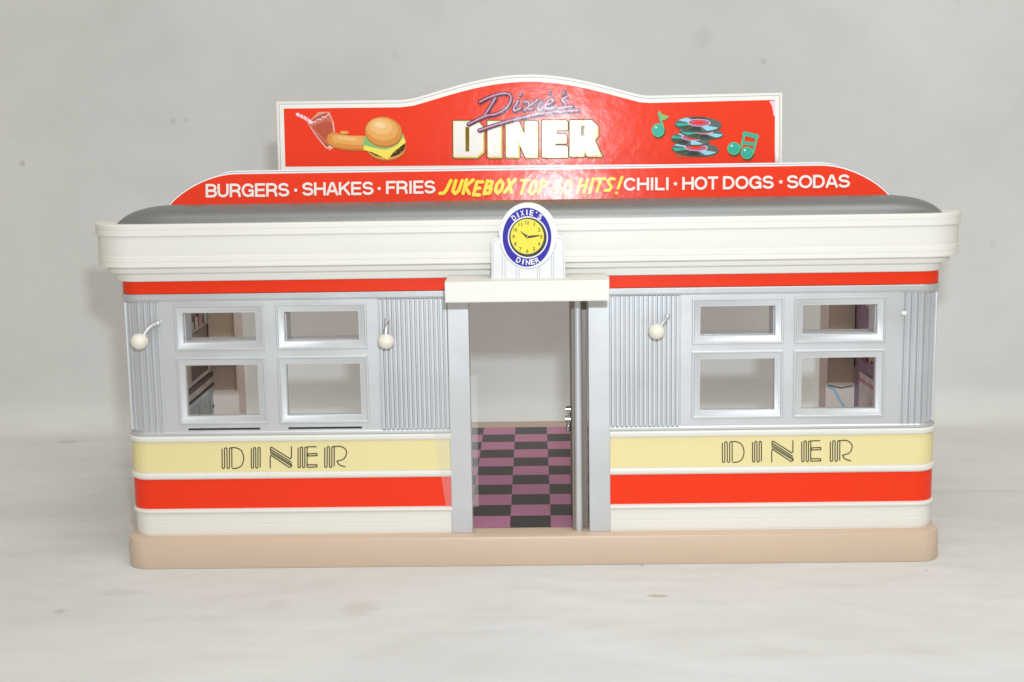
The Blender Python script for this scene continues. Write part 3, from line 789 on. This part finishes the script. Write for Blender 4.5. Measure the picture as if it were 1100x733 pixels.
# ================================================================== the sheet it stands on
def sheet():
    me = bpy.data.meshes.new('backdrop'); NXs, prof = 150, []
    yw = 37.5; r = 3.0; zf = -1.815
    ys = [-110+i*3 for i in range(int((yw-r+110)/3)+1)]+[yw-r]
    for y in ys: prof.append((y, zf))
    for k in range(1, 9):
        a = PI/2*k/8; prof.append((yw-r+r*math.sin(a), zf+r-r*math.cos(a)))
    z = zf+r
    while z < 75: z += 1.8; prof.append((yw+(z-zf-r)*.012, z))
    vs = []
    for i in range(NXs+1):
        x = -110+220*i/NXs
        for (y, z) in prof:
            dz = .0; dy = 0
            if y >= yw-.5 and z > 1.5: dy = .10*math.sin(x*.11+.02*z)+.06*math.sin(x*.31+z*.05)
            elif y > 31: dz = .05*math.sin(x*.2)
            elif y < -3: dz = 0
            vs.append((x*S, (y+dy)*S, (z+dz+ZG)*S))
    m = len(prof); fs = [[i*m+j, (i+1)*m+j, (i+1)*m+j+1, i*m+j+1] for i in range(NXs) for j in range(m-1)]
    me.from_pydata(vs, [], fs)
    mt = bpy.data.materials.new('white_sheet'); mt.use_nodes = True; nt = mt.node_tree; b = nt.nodes['Principled BSDF']
    b.inputs['Roughness'].default_value = .85; b.inputs['Specular IOR Level'].default_value = .2
    tc = nt.nodes.new('ShaderNodeTexCoord')
    def noise(scale, detail, st=(1, 1, 1)):
        mp = nt.nodes.new('ShaderNodeMapping'); mp.inputs['Scale'].default_value = st
        n = nt.nodes.new('ShaderNodeTexNoise'); n.inputs['Scale'].default_value = scale; n.inputs['Detail'].default_value = detail
        nt.links.new(tc.outputs['Object'], mp.inputs[0]); nt.links.new(mp.outputs[0], n.inputs['Vector']); return n
    n1 = noise(5, 4, (1, 1.6, 1)); mix = nt.nodes.new('ShaderNodeMix'); mix.data_type = 'RGBA'
    mix.inputs[6].default_value = (.655, .66, .65, 1); mix.inputs[7].default_value = (.72, .725, .715, 1)
    mr = nt.nodes.new('ShaderNodeMapRange'); mr.inputs[1].default_value = .35; mr.inputs[2].default_value = .65
    nt.links.new(n1.outputs['Fac'], mr.inputs[0]); nt.links.new(mr.outputs[0], mix.inputs[0])
    last = mix.outputs[2]
    # small dirt specks
    n3 = noise(38, 2); m3 = nt.nodes.new('ShaderNodeMapRange'); m3.inputs[1].default_value = .755; m3.inputs[2].default_value = .80; m3.inputs[4].default_value = .35
    mx3 = nt.nodes.new('ShaderNodeMix'); mx3.data_type = 'RGBA'; mx3.inputs[7].default_value = (.42, .36, .28, 1)
    nt.links.new(n3.outputs['Fac'], m3.inputs[0]); nt.links.new(m3.outputs[0], mx3.inputs[0]); nt.links.new(last, mx3.inputs[6]); last = mx3.outputs[2]
    n5 = noise(22, 6, (1, 3.2, 1)); m5 = nt.nodes.new('ShaderNodeMapRange'); m5.inputs[1].default_value = .50; m5.inputs[2].default_value = .72; m5.inputs[4].default_value = .24
    mx5 = nt.nodes.new('ShaderNodeMix'); mx5.data_type = 'RGBA'; mx5.inputs[7].default_value = (.56, .555, .54, 1)
    nt.links.new(n5.outputs['Fac'], m5.inputs[0]); nt.links.new(m5.outputs[0], mx5.inputs[0]); nt.links.new(last, mx5.inputs[6]); last = mx5.outputs[2]
    # stains and one painted crease shade, each with its own place and size
    for (x, y, z, rx, ry, f, c) in STAINS_AND_CREASE:
        mp = nt.nodes.new('ShaderNodeMapping'); mp.vector_type = 'POINT'
        mp.inputs['Location'].default_value = (-x*S/(rx*S), -y*S/(ry*S), -(z+ZG)*S/(rx*S)); mp.inputs['Scale'].default_value = (1/(rx*S), 1/(ry*S), 1/(rx*S))
        add = nt.nodes.new('ShaderNodeVectorMath'); add.operation = 'ADD'
        nn = noise(120, 3); sc = nt.nodes.new('ShaderNodeVectorMath'); sc.operation = 'SCALE'; sc.inputs['Scale'].default_value = .9
        sub = nt.nodes.new('ShaderNodeVectorMath'); sub.operation = 'SUBTRACT'; sub.inputs[1].default_value = (.5, .5, .5)
        nt.links.new(nn.outputs['Color'], sub.inputs[0]); nt.links.new(sub.outputs[0], sc.inputs[0])
        nt.links.new(tc.outputs['Object'], mp.inputs[0]); nt.links.new(mp.outputs[0], add.inputs[0]); nt.links.new(sc.outputs[0], add.inputs[1])
        ln = nt.nodes.new('ShaderNodeVectorMath'); ln.operation = 'LENGTH'; nt.links.new(add.outputs[0], ln.inputs[0])
        m4 = nt.nodes.new('ShaderNodeMapRange'); m4.inputs[1].default_value = 1.1; m4.inputs[2].default_value = .55; m4.inputs[4].default_value = f
        nt.links.new(ln.outputs['Value'], m4.inputs[0])
        mx = nt.nodes.new('ShaderNodeMix'); mx.data_type = 'RGBA'; mx.inputs[7].default_value = (*c, 1)
        nt.links.new(m4.outputs[0], mx.inputs[0]); nt.links.new(last, mx.inputs[6]); last = mx.outputs[2]
    nt.links.new(last, b.inputs['Base Color'])
    # cloth wrinkles
    w1 = noise(4.5, 3, (1, 1.8, 1)); w2 = noise(45, 3, (.8, 1.5, 1)); w3 = noise(900, 2)
    a1 = nt.nodes.new('ShaderNodeMath'); a1.operation = 'MULTIPLY_ADD'; a1.inputs[1].default_value = .06
    nt.links.new(w2.outputs['Fac'], a1.inputs[0]); nt.links.new(w1.outputs['Fac'], a1.inputs[2])
    a2 = nt.nodes.new('ShaderNodeMath'); a2.operation = 'MULTIPLY_ADD'; a2.inputs[1].default_value = .012
    nt.links.new(w3.outputs['Fac'], a2.inputs[0]); nt.links.new(a1.outputs[0], a2.inputs[2])
    bp = nt.nodes.new('ShaderNodeBump'); bp.inputs['Strength'].default_value = .6; bp.inputs['Distance'].default_value = .012
    nt.links.new(a2.outputs[0], bp.inputs['Height']); nt.links.new(bp.outputs[0], b.inputs['Normal'])
    o = link('backdrop', me, mt, None, 180)
    o['kind'] = 'structure'; o['label'] = 'white cloth sheet under and behind the toy'
    return o
STAINS_AND_CREASE = [(-9.4, -8.0, -1.8, 1.2, 1.3, .26, (.50, .42, .36)), (7.0, -6.4, -1.8, .62, .30, .55, (.40, .33, .20)),
          (6.5, -1.1, -1.8, .10, .18, .6, (.3, .28, .26)), (22.9, -2.5, -1.8, .10, .16, .5, (.35, .3, .26)), (-14.0, -7.3, -1.8, .8, .9, .14, (.42, .40, .38)),
          (-38.6, 33.0, -1.8, 1.2, .8, .35, (.42, .38, .32)), (-25.9, -8.0, -1.8, .35, .45, .3, (.35, .33, .30)), (-23.5, -5.0, -1.8, 1.6, .6, .16, (.40, .38, .36)),
          (-30.4, 24.6, -1.8, 3.2, 1.2, .16, (.45, .43, .40)), (-34.0, 12.0, -1.8, 6.0, 2.2, .12, (.45, .43, .40)), (30.4, 14.5, -1.8, 5.5, .5, .22, (.45, .44, .42)),  # last entry: shade in a sheet crease, painted as a grey line
          (14.5, 37.8, 30.6, 1.0, 3, .18, (.45, .42, .36)), (19.5, 37.8, 28.6, .28, 3, .40, (.42, .42, .40)), (-29.7, 37.8, 24.4, .30, 3, .40, (.42, .42, .42)),
          (-28.6, 37.8, 24.5, .18, 3, .35, (.42, .42, .42)), (-42.7, 37.8, 21.1, .30, 3, .45, (.40, .38, .34)), (4.2, 37.8, 24.3, .28, 3, .4, (.42, .42, .40)),
          (38.8, 37.8, 13.2, .35, 3, .18, (.40, .40, .38)), (-11.0, 37.8, 29.5, .25, 3, .18, (.40, .40, .38))]
sheet()

# ================================================================== light
w = bpy.data.worlds.new('World'); scene.world = w; w.use_nodes = True
bg = w.node_tree.nodes['Background']; bg.inputs[0].default_value = (1.0, .91, .75, 1); bg.inputs[1].default_value = .365

def area(name, loc, target, sx, sy, power, color):
    l = bpy.data.lights.new(name, 'AREA'); l.shape = 'RECTANGLE'; l.size = sx; l.size_y = sy; l.energy = power; l.color = color
    o = bpy.data.objects.new(name, l); col.objects.link(o); o.location = Vector(loc)*S+Vector((0, 0, ZG*S))
    d = Vector(target)*S+Vector((0, 0, ZG*S))-o.location; o.rotation_euler = d.to_track_quat('-Z', 'Y').to_euler()
    return o
fl = area('flash', (3.0, -82, 34.0), (10, 5, 20), .025, .018, 2.2, (.86, .95, 1.02))
fl.data.spread = math.radians(135)
area('ceiling_light', (30, -85, 175), (5, 5, 0), 1.4, 1.4, 18.5, (1.0, .99, .965))

# ================================================================== camera
cam = bpy.data.cameras.new('camera'); co = bpy.data.objects.new('camera', cam); col.objects.link(co)
cam.sensor_width = 36; cam.sensor_fit = 'HORIZONTAL'; cam.lens = 1528/1100*36
cam.shift_y = 0; cam.clip_start = .02; cam.clip_end = 20
yaw, pitch, roll = math.radians(-.97091761), math.radians(9.28673474), math.radians(-.87716242)
cy, sy, cp, sp = math.cos(yaw), math.sin(yaw), math.cos(pitch), math.sin(pitch)
fwd = Vector((sy*cp, cy*cp, -sp)); right = Vector((cy, -sy, 0)); up = right.cross(fwd)
r2 = right*math.cos(roll)+up*math.sin(roll); u2_ = -right*math.sin(roll)+up*math.cos(roll)
M = Matrix((r2, u2_, -fwd)).transposed().to_4x4(); M.translation = Vector((.37655146, -82.22071024, 25.03956857+ZG))*S
co.matrix_world = M
scene.camera = co

scene.render.engine = 'CYCLES'
scene.render.resolution_x, scene.render.resolution_y = 1024, 682
scene.view_settings.view_transform = 'Standard'; scene.view_settings.look = 'None'
scene.view_settings.exposure = 0; scene.view_settings.gamma = 1
